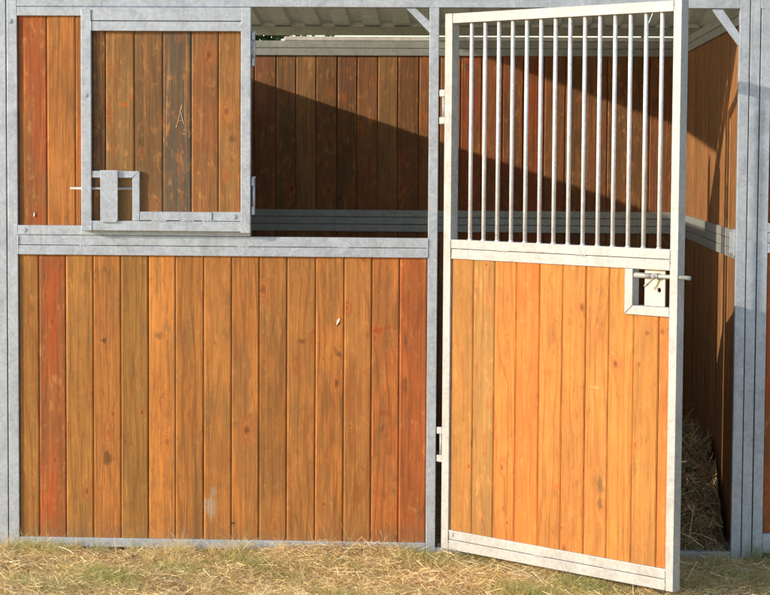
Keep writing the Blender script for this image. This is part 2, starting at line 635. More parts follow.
# posts
metal('post', [(-0.0465, -0.0045, 0.0, 0.042, FOOT, 2.60)], stall)
metal('post', [(0.0, 0.0422, 0.0, 0.042, FOOT, 2.62)], stall, bolts=[(0.012, -0.001, 2.205, -0.004)])
metal('post', [(1.719, 1.7575, 0.0, 0.042, FOOT, HZ)], stall)
metal('post', [(2.9585, 2.998, 0.0, 0.042, FOOT, 2.62)], stall)
for x in (0.0, 2.9585):
    metal('post', [(x, x + 0.04, 2.86, 2.90, 0.03, RIDGE_Z - 0.05)], stall, M_ZINCI)
    metal('post', [(x, x + 0.04, 5.70, 5.74, 0.03, roof_z(5.72) - 0.066)], stall, M_ZINCI)
# header and rails of the front
metal('header_rail', [(0.0425, 2.958, 0.001, 0.041, HZ, HZ + 0.095)], stall)
metal('panel_top_rail', [(0.0435, 0.997, -0.001, 0.030, 2.2265, HZ - 0.0015)], stall)
metal('middle_rail', [(0.0435, 1.7180, -0.002, 0.040, 1.2565, 1.2945), (0.0435, 1.7180, 0.0005, 0.040, 1.2965, 1.3360)], stall,
      welds=[((0.0432, -0.001, 1.262), (0.0432, -0.001, 1.332)), ((1.7182, -0.001, 1.262), (1.7182, -0.001, 1.332)), ((0.30, -0.001, 1.2955), (0.345, -0.001, 1.2955)), ((0.95, -0.001, 1.2955), (0.99, -0.001, 1.2955)), ((1.36, -0.001, 1.2955), (1.40, -0.001, 1.2955))])
metal('panel_bottom_rail', [(0.0435, 0.997, -0.001, 0.036, 1.3375, 1.3765)], stall, bolts=[(0.068, -0.001, 1.357, -0.004)])
metal('bottom_rail', [(0.0435, 1.7180, -0.0005, 0.040, 0.0530, 0.0910)], stall, bolts=[(0.07, -0.001, 0.074, -0.003)])
metal('threshold', [(1.7585, 2.9575, 0.002, 0.040, 0.030, 0.0710)], stall,
      welds=[((1.7590, 0.002, 0.036), (1.7590, 0.002, 0.070))])
# boards of the front
PX = [0.0435, 0.126, 0.238, 0.351, 0.465, 0.578, 0.690, 0.806, 0.920, 1.033, 1.147, 1.264, 1.380, 1.492, 1.606, 1.718]
front_cols = wcols([(158, 112, 54), (176, 88, 42), (172, 122, 58), (190, 126, 60), (164, 120, 58), (204, 136, 64), (184, 126, 60),
                    (176, 120, 58), (190, 126, 60), (182, 122, 58), (176, 122, 60), (194, 128, 60), (172, 118, 60), (192, 118, 58), (172, 98, 50)])
lower = boards('lower_boards', PX, 0.0915, 1.256, front_cols, M_FRONT, stall, front=0.008, seedk=3)
bm = bmesh.new()
prism(bm, [(1.349, 0.985), (1.353, 0.999), (1.360, 1.008), (1.364, 1.004), (1.361, 0.995), (1.355, 0.985), (1.351, 0.979)], 0.0045, 0.0075, 0.0005)
finish(bm, 'dropping_splash', M_WHITE, lower)
boards('upper_boards', [0.0435, 0.163, 0.280, 0.395, 0.510, 0.625, 0.740, 0.855, 0.985], 1.377, 2.2262, wcols([(168, 90, 46), (184, 122, 60), (196, 118, 52), BR, OL, OR, BR, OR]),
       M_HATCH, stall, front=0.010, seedk=31)
bm = bmesh.new()
prism(bm, [(0.105, 1.413), (0.107, 1.425), (0.110, 1.431), (0.112, 1.420), (0.109, 1.410)], 0.0065, 0.0095, 0.0004)
finish(bm, 'dropping_splash', M_WHITE, stall)

metal('sun_block_panel', [(1.76, 2.957, 0.012, 0.018, HZ + 0.0955, 2.62)], stall)  # unseen panel added to stop sun over the header reaching the right partition

# hatch: proud of the front, hinged on its right
hatch = metal('hatch', [
    (0.312, 0.353, -0.040, -0.004, 1.357, 2.2500), (0.962, 1.001, -0.041, -0.004, 1.352, 2.2600),
    (0.354, 0.961, -0.038, -0.005, 2.1640, 2.2025), (0.354, 0.961, -0.036, -0.005, 2.2055, 2.2565),
    (0.354, 0.961, -0.039, -0.005, 1.3580, 1.3980), (0.552, 0.845, -0.037, -0.006, 1.4010, 1.4360),
    (0.846, 0.961, -0.034, -0.006, 1.4000, 1.4370)], stall,
    bolts=[(0.934, -0.034, 1.418, -0.005), (0.316 + 0.013, -0.0405, 1.905, -0.003)],
    welds=[((0.3535, -0.039, 2.168), (0.3535, -0.039, 2.200)), ((0.9615, -0.039, 2.168), (0.9615, -0.039, 2.200)), ((0.3535, -0.039, 1.362), (0.3535, -0.039, 1.395)),
           ((0.9615, -0.039, 1.362), (0.9615, -0.039, 1.395)), ((0.60, -0.0385, 1.3995), (0.66, -0.0385, 1.3995)), ((0.72, -0.0385, 1.3995), (0.77, -0.0385, 1.3995)), ((0.81, -0.0385, 1.3995), (0.85, -0.0385, 1.3995))])
hatch.name = 'hatch'
boards('hatch_boards', [0.3545, 0.410, 0.527, 0.643, 0.759, 0.869, 0.9605], 1.390, 2.1635,
       wcols([(104, 72, 50), (138, 106, 62), (128, 96, 60), (94, 88, 72), (152, 100, 58), (170, 120, 64)]), M_HATCH, hatch, front=-0.022, thick=0.016, seedk=47)
bm = bmesh.new()


def scratch(bm, pts, y, w):
    for (a, b) in zip(pts[:-1], pts[1:]):
        d = Vector((b[0] - a[0], b[1] - a[1])).normalized()
        nx, nz = -d.y * w / 2, d.x * w / 2
        k = rng.uniform(0.6, 1.3)
        prism(bm, [(a[0] + nx, a[1] + nz), (b[0] + nx * k, b[1] + nz * k), (b[0] - nx * k, b[1] - nz * k), (a[0] - nx, a[1] - nz)], y, y + 0.002)


scratch(bm, [(0.7205, 1.868), (0.719, 1.862), (0.715, 1.848), (0.7115, 1.836)], -0.0232, 0.0040)
scratch(bm, [(0.711, 1.832), (0.706, 1.808), (0.700, 1.786), (0.696, 1.776)], -0.0232, 0.0038)
scratch(bm, [(0.716, 1.838), (0.719, 1.822), (0.724, 1.805), (0.729, 1.790)], -0.0232, 0.0034)
scratch(bm, [(0.704, 1.802), (0.716, 1.806), (0.724, 1.803)], -0.0232, 0.0022)
scratch(bm, [(0.726, 1.766), (0.735, 1.770), (0.741, 1.762)], -0.0232, 0.0022)
scratch(bm, [(0.721, 1.752), (0.730, 1.750), (0.738, 1.751)], -0.0232, 0.0018)
finish(bm, 'scratched_letter', M_CHALK, hatch)
# latch box on the hatch
bm = bmesh.new()
prism(bm, [(0.354, 1.572), (0.519, 1.572), (0.549, 1.600), (0.354, 1.600)], -0.036, -0.012, 0.0015)
prism(bm, [(0.520, 1.399), (0.549, 1.399), (0.549, 1.599), (0.520, 1.571)], -0.0355, -0.012, 0.0015)
finish(bm, 'latch_frame', M_ZINC, hatch)
bm = bmesh.new()
box(bm, 0.391, 0.462, -0.047, -0.040, 1.3985, 1.603, 0.0015)
box(bm, 0.396, 0.457, -0.0475, -0.041, 1.392, 1.400, 0.001)
finish(bm, 'latch_plate', M_ZINC, hatch)
bm = bmesh.new()
rod(bm, (0.264, -0.027, 1.528), (0.521, -0.027, 1.528), 0.0055)
finish(bm, 'latch_bolt', M_ZINCD, hatch)


def hinge(parent, x, y, z0, z1, mat, w=0.016, loc=None):
    bm = bmesh.new()
    h = (z1 - z0)
    for a, b in ((z0, z0 + h * 0.22), (z1 - h * 0.22, z1)):
        box(bm, x - w / 2, x + w / 2, y - 0.012, y + 0.012, a, b, 0.003)
    rod(bm, (x + 0.002, y, z0 + 0.005), (x + 0.002, y, z1 - 0.005), 0.0062)
    rod(bm, (x + 0.002, y, z1 - 0.004), (x + 0.002, y, z1 + 0.006), 0.0085)
    return finish(bm, 'hinge', mat, parent)


hinge(hatch, 1.0100, -0.018, 2.026, 2.160, M_ZINC, 0.013)
hinge(hatch, 1.0100, -0.018, 1.426, 1.576, M_ZINC, 0.013)
# corner braces under the header
for (xa, xb, za, w) in ((1.622, 1.7185, 0.100, 0.040), (2.845, 2.958, 0.150, 0.045)):
    bm = bmesh.new()
    prism(bm, [(xa, HZ - 0.001), (xa + w, HZ - 0.001), (xb, HZ - za + w * 1.15), (xb, HZ - za)], 0.010, 0.034, 0.0015)
    finish(bm, 'corner_brace', M_ZINC, stall)

# ---- the open door
TH = 0.7506
HX, HY = 1.7822, -0.0294
DT = 0.041
DW, DZ0, DZ1 = 1.191, 0.076, 2.2375
door = metal('stall_door', [
    (0.0, 0.040, 0.0, DT, DZ0, DZ1), (1.1545, DW, 0.0, DT, DZ0, DZ1),
    (0.0405, 1.154, 0.0006, DT - 0.0006, 2.1975, DZ1 - 0.0008),
    (0.0405, 1.154, 0.0006, DT - 0.0006, 1.2985, 1.3345), (0.0405, 1.154, 0.0022, DT - 0.002, 1.2570, 1.2965),
    (0.0405, 1.154, 0.0006, DT - 0.0006, DZ0 + 0.0008, 0.1165), (0.0405, 1.154, 0.0022, DT - 0.002, 0.1185, 0.1560)],
    stall, M_ZINCD, bolts=[(0.060, 0.002, 0.139, -0.004)],
    welds=[((0.0402, 0, 2.201), (0.0402, 0, 2.235)), ((1.1543, 0, 2.201), (1.1543, 0, 2.235)), ((0.0402, 0, 1.262), (0.0402, 0, 1.330)), ((1.1543, 0, 1.262), (1.1543, 0, 1.330)),
           ((0.0402, 0, 0.082), (0.0402, 0, 0.150)), ((1.1543, 0, 0.082), (1.1543, 0, 0.150)), ((0.30, 0.001, 1.2975), (0.35, 0.001, 1.2975)), ((0.70, 0.001, 1.2975), (0.75, 0.001, 1.2975)),
           ((0.50, 0.001, 0.1175), (0.56, 0.001, 0.1175)), ((0.86, 0.001, 0.1175), (0.91, 0.001, 0.1175))], loc=(HX, HY, 0), rotz=-TH)
DX = [0.0405, 0.159, 0.274, 0.391, 0.512, 0.630, 0.746, 0.860, 0.981, 1.099, 1.154]
door_cols = wcols([(168, 120, 56), (156, 118, 62), (198, 130, 58), (196, 114, 50), (192, 130, 60), (186, 126, 58), (184, 126, 60), (188, 128, 58), (184, 128, 60), (190, 120, 54)])
dtops = [1.2567] * 7 + [1.2567, 1.0865, 1.0865]
# the board beside the latch box is notched: split at the box edge
DXs = DX[:8] + [0.944] + DX[8:]
dcs = door_cols[:8] + [door_cols[7]] + door_cols[8:]
dtops = [1.2567] * 8 + [1.0865, 1.0865, 1.0865]
boards('door_boards', DX, 0.1563, 1.2567, door_cols, M_DOOR, door, front=0.010, thick=0.020, seedk=71,
       tops=[1.2567] * 8 + [1.0865] * 2)
for i in range(14):
    bm = bmesh.new()
    x = 0.129 + i * 0.0737
    rod(bm, (x, 0.0205, 1.334), (x, 0.0205, 2.198), 0.0078, 16)
    rod(bm, (x, 0.0205, 1.3335), (x, 0.0205, 1.340), 0.012, 16, 0.0080)
    finish(bm, 'bar', M_BAR, door)
bm = bmesh.new()
prism(bm, [(0.944, 1.0875), (0.9815, 1.122), (0.9815, 1.2565), (0.944, 1.2565)], -0.001, DT - 0.003, 0.0012)
prism(bm, [(0.9455, 1.0870), (1.154, 1.0870), (1.154, 1.1215), (0.9825, 1.1215)], -0.0005, DT - 0.003, 0.0012)
finish(bm, 'latch_frame', M_ZINCD, door)
# closing plate with its hole (a ring of faces)
bm = bmesh.new()
x0, x1, z0, z1, hx_, hz_, hr = 1.020, 1.114, 1.1225, 1.2565, 1.088, 1.182, 0.0095
angs = sorted([2 * math.pi * i / 24 for i in range(24)] + [math.atan2(zz - hz_, xx - hx_) % (2 * math.pi) for xx in (x0, x1) for zz in (z0, z1)])
seg = len(angs)
for y, rev in ((0.024, False), (0.030, True)):
    outer, inner = [], []
    for i in range(seg):
        a = angs[i]
        ca, sa = math.cos(a), math.sin(a)
        tx = ((x1 - hx_) if ca > 0 else (x0 - hx_)) / ca if abs(ca) > 1e-6 else 1e9
        tz = ((z1 - hz_) if sa > 0 else (z0 - hz_)) / sa if abs(sa) > 1e-6 else 1e9
        t = min(tx, tz)
        outer.append(bm.verts.new((hx_ + ca * t, y, hz_ + sa * t)))
        inner.append(bm.verts.new((hx_ + ca * hr, y, hz_ + sa * hr)))
    for i in range(seg):
        j = (i + 1) % seg
        bm.faces.new((outer[i], outer[j], inner[j], inner[i]) if not rev else (outer[i], inner[i], inner[j], outer[j]))
bm.verts.ensure_lookup_table()
n2 = seg * 2
for i in range(seg):
    j = (i + 1) % seg
    bm.faces.new((bm.verts[2 * i], bm.verts[n2 + 2 * i], bm.verts[n2 + 2 * j], bm.verts[2 * j]))
    bm.faces.new((bm.verts[2 * i + 1], bm.verts[2 * j + 1], bm.verts[n2 + 2 * j + 1], bm.verts[n2 + 2 * i + 1]))
finish(bm, 'latch_plate', M_PLATE, door)
bm = bmesh.new()
rod(bm, (0.978, 0.012, 1.2335), (1.238, 0.012, 1.2335), 0.0080, 14)
rod(bm, (0.978, 0.012, 1.2335), (1.060, 0.012, 1.2335), 0.0100, 14)
rod(bm, (1.086, 0.004, 1.236), (1.060, -0.010, 1.204), 0.0048, 10)
rod(bm, (1.060, -0.010, 1.204), (1.048, -0.012, 1.196), 0.0052, 10)
rod(bm, (1.074, 0.012, 1.2335), (1.096, 0.012, 1.2335), 0.0115, 14)
finish(bm, 'latch_bolt', M_ZINCD, door)


def door_hinge(z0, z1):
    bm = bmesh.new()
    h = z1 - z0
    q = 0.028
    for a, b in ((z0, z0 + q), (z1 - q, z1)):
        box(bm, -0.030, -0.0006, 0.0, 0.022, a, b, 0.003)
    rod(bm, (-0.014, 0.011, z0 + 0.004), (-0.014, 0.011, z1 - 0.004), 0.0065)
    finish(bm, 'hinge', M_ZINCD, door)


door_hinge(1.797, 1.935)
door_hinge(0.428, 0.570)


# ---- partitions
def partition_rails(axis, a0, a1, f, t, parent, mat, proud=0.012):
    bs = []
    for (z0, z1) in ((0.035, 0.075), (1.2605, 1.2985), (1.3005, 1.3375), (1.3395, 1.3765), (2.2000, 2.2380), (2.2400, 2.2780)):
        if axis == 'x':
            bs.append((a0, a1, f - proud, f + t + proud, z0, z1))
        else:
            bs.append((f - proud, f + t + proud, a0, a1, z0, z1))
    return metal('partition_rails', bs, parent, mat)


BX = [0.041, 0.125, 0.240, 0.353, 0.467, 0.580, 0.698, 0.816, 0.923, 1.031, 1.144, 1.251, 1.363, 1.470, 1.583, 1.695, 1.806, 1.918, 2.030, 2.140, 2.252, 2.364, 2.476, 2.588, 2.700, 2.812, 2.9575]
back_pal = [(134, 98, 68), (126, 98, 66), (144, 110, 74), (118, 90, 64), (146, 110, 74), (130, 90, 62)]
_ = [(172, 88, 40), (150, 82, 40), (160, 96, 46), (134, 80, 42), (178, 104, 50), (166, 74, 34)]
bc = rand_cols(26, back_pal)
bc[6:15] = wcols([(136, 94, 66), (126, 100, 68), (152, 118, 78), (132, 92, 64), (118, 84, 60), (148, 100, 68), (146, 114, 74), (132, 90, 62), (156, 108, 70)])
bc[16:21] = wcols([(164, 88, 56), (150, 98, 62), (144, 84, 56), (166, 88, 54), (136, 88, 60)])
backp = boards('back_partition', BX, 0.075, 2.1998, bc, M_INNER, stall, front=2.812, seedk=101)
partition_rails('x', 0.041, 2.9575, 2.812, 0.024, backp, M_ZINCI)
metal('pale_strip', [(0.86, 2.95, 2.800, 2.850, 2.2795, 2.3010)], stall, M_STRIP)  # pale strip added above the back wall, hides most of the bright sky gap
SY = even(0.043, 2.795, 0.113)
side_pal = [(142, 104, 66), (134, 98, 62), (148, 110, 68), (128, 94, 60)]
sp1 = boards('side_partition', SY, 0.075, 2.1998, rand_cols(len(SY), side_pal), M_INNER, stall, front=0.010, axis='y', seedk=141)
partition_rails('y', 0.043, 2.795, 0.010, 0.024, sp1, M_ZINCI)
sp2 = boards('side_partition', SY, 0.075, 2.1998, rand_cols(len(SY), side_pal), M_INNER, stall, front=2.968, axis='y', seedk=181)
partition_rails('y', 0.043, 2.795, 2.968, 0.024, sp2, M_ZINCI)
bm = bmesh.new()
box(bm, 2.938, 2.9555, 0.050, 0.058, 1.285, 1.372, 0.0015)
box(bm, 2.950, 2.9575, 0.020, 0.060, 1.275, 1.382, 0.0012)
finish(bm, 'latch_keeper', M_ZINC, stall)

# ---- roof
RX0, RX1 = -0.03, 2.995
roof = roof_sheet('roof', RX0, RX1, EAVE_Y, RIDGE_Y - 0.002, stall)
roofb = roof_sheet('roof', RX0, RX1, RIDGE_Y + 0.002, FAR_Y, stall)


def purlin(x0, x1, y, parent, mat=M_ZINCI, h=0.05):
    z = roof_z(y) - 0.004
    return metal('purlin', [(x0, x1, y - 0.02, y + 0.02, z - h, z - 0.004)], parent, mat)


purlin(RX0 + 0.05, RX1 - 0.04, 1.30, roof)
purlin(RX0 + 0.05, RX1 + 0.003, 5.72, roofb, h=0.060)
purlin(RX0 + 0.05, RX1 - 0.04, 4.60, roofb, h=0.035)

# ------------------------------------------------------------------ the neighbouring stall on the right
nb = empty('horse_stall', (3.0, 0, 0))
tag(nb, 'neighbouring horse stall cut off by the right edge, two steel posts beside reddish boards', 'horse stall', 'horse stalls in a row')
W2 = 2.998


def nmetal(name, bs, mat=None):
    return metal(name, [tuple([b[0] - 3.0, b[1] - 3.0] + list(b[2:])) for b in bs], nb, mat)


nmetal('post', [(3.0015, 3.0405, 0.001, 0.042, FOOT, 2.62)])
nmetal('post', [(3.0445, 3.0845, 0.0, 0.042, FOOT, HZ)])
nmetal('post', [(3.0 + W2 - 0.04, 3.0 + W2, 0.0, 0.042, FOOT, 2.62)])
nmetal('header_rail', [(3.0410, 3.0 + W2 - 0.041, 0.001, 0.041, HZ, HZ + 0.095)])
nmetal('middle_rail', [(3.0850, 3.0 + W2 - 0.041, -0.001, 0.040, 1.288, 1.3275), (3.0850, 3.0 + W2 - 0.041, 0.001, 0.040, 1.3295, 1.3685), (3.0850, 3.0 + W2 - 0.041, -0.001, 0.040, 1.3705, 1.409)])
nmetal('bottom_rail', [(3.0850, 3.0 + W2 - 0.041, -0.001, 0.040, 0.070, 0.150)])
nmetal('panel_top_rail', [(3.0850, 3.0 + W2 - 0.041, -0.001, 0.030, 2.2265, HZ - 0.0015)])
NX = even(0.085, W2 - 0.041, 0.1137)
nc = rand_cols(len(NX), [OR, OL, RD, YL, (180, 84, 40)])
nc[0] = lin(176, 84, 40)
boards('lower_boards', NX, 0.1505, 1.2875, nc, M_INNER, nb, front=0.008, seedk=221)
nc2 = rand_cols(len(NX), [RD, OR, BR])
nc2[0] = lin(150, 66, 40)
boards('upper_boards', NX, 1.4095, 2.2262, nc2, M_INNER, nb, front=0.008, seedk=261)
nbk = boards('back_partition', even(0.04, W2 - 0.04, 0.1137), 0.075, 2.1998, rand_cols(26, back_pal), M_INNER, nb, front=2.812, seedk=301)
partition_rails('x', 0.04, W2 - 0.04, 2.812, 0.024, nbk, M_ZINCI)
nsp = boards('side_partition', SY, 0.075, 2.1998, rand_cols(len(SY), side_pal), M_INNER, nb, front=W2 - 0.032, axis='y', seedk=341)
partition_rails('y', 0.043, 2.795, W2 - 0.032, 0.024, nsp, M_ZINCI)
nr1 = roof_sheet('roof', 0.0, W2, EAVE_Y, RIDGE_Y - 0.002, nb)
nr2 = roof_sheet('roof', 0.0, W2, RIDGE_Y + 0.002, FAR_Y, nb)
purlin(0.045, W2 - 0.04, 1.30, nr1)
purlin(0.001, W2 - 0.04, 5.72, nr2, h=0.060)


# ------------------------------------------------------------------ strands: straw, grass
def ribbons(name, P, width, cols, mat, taper=True, wdir=None):
    """P: (n, k, 3) spine points; flat ribbons with a width (n,), colour (n,3)"""
    n, k, _ = P.shape
    T = np.gradient(P, axis=1)
    T /= np.linalg.norm(T, axis=2, keepdims=True) + 1e-9
    if wdir is None:
        wdir = nrg.normal(size=(n, 3))
    Wd = np.cross(T, wdir[:, None, :])
    Wd /= np.linalg.norm(Wd, axis=2, keepdims=True) + 1e-9
    tp = np.linspace(1.0, 0.12 if taper else 0.8, k)
    off = Wd * (width[:, None, None] * 0.5) * tp[None, :, None]
    V = np.stack([P - off, P + off], 2).reshape(-1, 3)      # n,k,2
    base = (np.arange(n) * (2 * k))[:, None]
    q = np.arange(k - 1)[None, :] * 2
    a = base + q
    F = np.stack([a, a + 1, a + 3, a + 2], -1).reshape(-1, 4)
    me = bpy.data.meshes.new(name)
    me.vertices.add(len(V))
    me.vertices.foreach_set('co', V.astype(np.float32).ravel())
    me.loops.add(F.size)
    me.loops.foreach_set('vertex_index', F.astype(np.int32).ravel())
    me.polygons.add(len(F))
    me.polygons.foreach_set('loop_start', np.arange(0, F.size, 4, dtype=np.int32))
    me.polygons.foreach_set('loop_total', np.full(len(F), 4, dtype=np.int32))
    me.update()
    me.validate()
    at = me.attributes.new('scol', 'FLOAT_COLOR', 'POINT')
    cc = np.ones((n, k * 2, 4), dtype=np.float32)
    cc[:, :, :3] = cols[:, None, :]
    at.data.foreach_set('color', cc.ravel())
    return link(name, me, mat)


def clump(x, y):
    return (np.sin(x * 7.3 + 1.1) * np.cos(y * 5.1 + 0.4) + np.sin(x * 3.1 - y * 8.2 + 2.0) + 0.7 * np.sin(x * 17.0 + y * 13.0)) / 2.7


def pick_area(n_near, n_far):
    xn = nrg.uniform(-0.45, 3.75, n_near)
    yn = nrg.uniform(-1.0, -0.012, n_near)
    xf = nrg.uniform(-3.0, 6.5, n_far)
    yf = nrg.uniform(-3.6, 0.0, n_far)
    return np.concatenate([xn, xf]), np.concatenate([yn, yf])


DOOR_N = np.array([-math.sin(TH), -math.cos(TH)])


def lying_straw(n_near, n_far, name, mat):
    x, y = pick_area(n_near, n_far)
    n = len(x)
    L = nrg.uniform(0.018, 0.085, n) * np.where(nrg.random(n) < 0.06, 1.9, 1.0)
    az = nrg.uniform(0, 2 * np.pi, n)
    el = nrg.normal(0.10, 0.22, n)
    k = 5
    t = np.linspace(-0.5, 0.5, k)
    d = np.stack([np.cos(az) * np.cos(el), np.sin(az) * np.cos(el), np.sin(el)], -1)
    side = np.stack([-np.sin(az), np.cos(az), nrg.normal(0, 0.4, n)], -1)
    bend = nrg.normal(0, 0.25, n) * L
    h = np.abs(nrg.normal(0, 0.011, n)) + 0.003
    h *= 1.0 + 0.9 * np.clip(clump(x * 1.7, y * 1.7 + 3), 0, 1)
    hump = np.exp(-((x - 1.40) / 0.24) ** 2 - ((y + 0.06) / 0.10) ** 2) * 0.05
    z = ground_z(x, y) + h + hump * nrg.uniform(0, 1, n) + np.abs(np.sin(el)) * L * 0.35
    ctr = np.stack([x, y, z], -1)
    P = ctr[:, None, :] + d[:, None, :] * (t[None, :, None] * L[:, None, None]) + side[:, None, :] * ((0.25 - t[None, :, None] ** 2) * bend[:, None, None] * 1.4)
    # nothing may run through the front of the stall
    P[:, :, 1] = np.minimum(P[:, :, 1], -0.006 - nrg.uniform(0, 0.01, (n, 1)))
    P[:, :, 2] = np.maximum(P[:, :, 2], ground_z(P[:, :, 0], P[:, :, 1]) + 0.002)
    pal = np.array([[0.86, 0.66, 0.32], [0.90, 0.74, 0.42], [0.82, 0.58, 0.27], [0.92, 0.82, 0.56], [0.62, 0.40, 0.17], [0.36, 0.20, 0.08]])
    c = pal[nrg.choice(6, n, p=[.26, .22, .2, .12, .13, .07])] * nrg.uniform(0.8, 1.15, (n, 1))
    w = nrg.uniform(0.0010, 0.0026, n)
    return ribbons(name, P, w, c, mat, taper=False)


def standing_grass(n_near, n_far, name, mat):
    x, y = pick_area(n_near * 2, n_far * 2)
    c = clump(x, y)
    keep = nrg.uniform(-0.9, 0.9, len(x)) < c + 0.05
    x, y, c = x[keep], y[keep], c[keep]
    n = len(x)
    H = nrg.uniform(0.018, 0.066, n) * (0.8 + 0.5 * np.clip(c, 0, 1))
    tall = nrg.random(n) < 0.012
    H[tall] *= nrg.uniform(1.3, 2.2, tall.sum())
    az = nrg.uniform(0, 2 * np.pi, n)
    lean = nrg.uniform(0.1, 0.9, n)
    k = 5
    t = np.linspace(0, 1, k)
    ox = np.cos(az)[:, None] * lean[:, None] * H[:, None] * t[None] ** 1.8
    oy = np.sin(az)[:, None] * lean[:, None] * H[:, None] * t[None] ** 1.8
    oz = H[:, None] * (t[None] - 0.25 * lean[:, None] * t[None] ** 2)
    P = np.stack([x[:, None] + ox, y[:, None] + oy, ground_z(x, y)[:, None] + oz - 0.002], -1)
    P[:, :, 1] = np.minimum(P[:, :, 1], -0.006 - nrg.uniform(0, 0.008, (n, 1)))
    g = nrg.random(n) * 0.8 + 0.5 * c - 0.12
    green = np.array([0.33, 0.40, 0.12])
    pale = np.array([0.66, 0.60, 0.24])
    dry = np.array([0.90, 0.72, 0.38])
    a = np.clip(g * 1.5, 0, 1)[:, None]
    col = np.where(a > 0.66, pale * (1 - (a - 0.66) * 2.9) + green * ((a - 0.66) * 2.9), dry * (1 - a / 0.66) + pale * (a / 0.66))
    col = np.clip(col, 0.02, 1) * nrg.uniform(0.75, 1.2, (n, 1))
    w = nrg.uniform(0.0012, 0.0028, n)
    return ribbons(name, P, w, col, mat)


tag(lying_straw(85000, 26000, 'loose_straw', M_STRAW), 'loose dry straw and mown hay scattered over the ground before the stall', 'straw', kind='stuff')
tag(standing_grass(85000, 24000, 'grass', M_GRASS), 'short yellowing grass growing through the straw', 'grass', kind='stuff')


def tufts():
    P, W, Cc = [], [], []
    k = 6
    t = np.linspace(0, 1, k)
    spots = [(nrg.uniform(-0.4, 3.7), -abs(nrg.normal(0, 0.10)) - 0.02) for _ in range(150)] + [(nrg.uniform(-0.4, 3.7), nrg.uniform(-0.95, -0.05)) for _ in range(150)]
    spots += [(nrg.uniform(-2.6, 6.0), nrg.uniform(-3.4, -0.9)) for _ in range(160)]
    for (cx, cy) in spots:
        if 1.70 < cx < 2.75 and -0.95 < cy < -0.93 * (cx - 1.78) + 0.02:
            hh = 0.55
        else:
            hh = 1.0
        n = int(nrg.integers(18, 60))
        near_wall = 1.55 if cy > -0.16 and (cx < 1.7 or cx > 2.8) else 1.15
        H = nrg.uniform(0.035, 0.085) * hh * near_wall * nrg.uniform(0.45, 1.15, n)
        az = nrg.uniform(0, 2 * np.pi, n)
        le = nrg.uniform(0.15, 1.0, n)
        x = cx + nrg.normal(0, 0.016, n)
        y = cy + nrg.normal(0, 0.012, n)
        ox = np.cos(az)[:, None] * le[:, None] * H[:, None] * t[None] ** 1.9
        oy = np.sin(az)[:, None] * le[:, None] * H[:, None] * t[None] ** 1.9
        oz = H[:, None] * (t[None] - 0.35 * le[:, None] * t[None] ** 2.4)
        q = np.stack([x[:, None] + ox, y[:, None] + oy, ground_z(x, y)[:, None] + oz], -1)
        q[:, :, 1] = np.minimum(q[:, :, 1], -0.006 - nrg.uniform(0, 0.008, (n, 1)))
        P.append(q)
        W.append(nrg.uniform(0.0012, 0.0027, n))
        base = np.array([(0.92, 0.76, 0.44), (0.86, 0.66, 0.33), (0.70, 0.66, 0.30), (0.36, 0.46, 0.13)][int(nrg.choice(4, p=[.40, .27, .18, .15]))])
        Cc.append(base[None] * nrg.uniform(0.7, 1.12, (n, 1)))
    return ribbons('grass_tufts', np.concatenate(P), np.concatenate(W), np.clip(np.concatenate(Cc), 0, 0.95), M_GRASS)


tag(tufts(), 'tufts of dry and green grass rising out of the straw, thickest along the foot of the stall', 'grass', kind='stuff')


# taller stems standing against the bottom rail
def stems():
    pts = []
    cols = []
    spec = [(x, h) for x, h in [(0.44, .10), (0.47, .15), (0.52, .08), (0.59, .12), (0.64, .17), (0.66, .09), (1.0, .08), (1.05, .11), (1.25, .06),
                                (1.28, .18), (1.33, .22), (1.36, .14), (1.40, .20), (1.44, .12), (1.49, .17), (1.52, .09), (1.60, .06), (1.78, .08), (1.81, .10),
                                (1.76, .09), (2.88, .12), (2.93, .09), (3.02, .10), (2.98, .07), (3.2, .1), (0.1, .06), (0.25, .05)]]
    for x, h in spec:
        for q in range(6):
            hh = h * rng.uniform(0.5, 1.05)
            az = rng.uniform(0, 6.28)
            le = rng.uniform(0.1, 0.9)
            y0 = rng.uniform(-0.10, -0.03)
            xx = x + rng.uniform(-0.03, 0.03)
            p = []
            for t in np.linspace(0, 1, 7):
                p.append((xx + math.cos(az) * le * hh * t ** 1.6, min(y0 + math.sin(az) * le * hh * 0.5 * t ** 1.6, -0.012), 0.022 + hh * (t - 0.2 * le * t * t)))
            pts.append(p)
            cols.append(rng.choice([(0.55, 0.42, 0.2), (0.42, 0.38, 0.15), (0.62, 0.5, 0.28), (0.22, 0.26, 0.07)]))
    P = np.array(pts)
    n = len(P)
    return ribbons('grass_stems', P, nrg.uniform(0.0018, 0.0034, n), np.array(cols), M_GRASS)


tag(stems(), 'taller dry stems standing against the bottom rail of the stall', 'grass', kind='stuff')


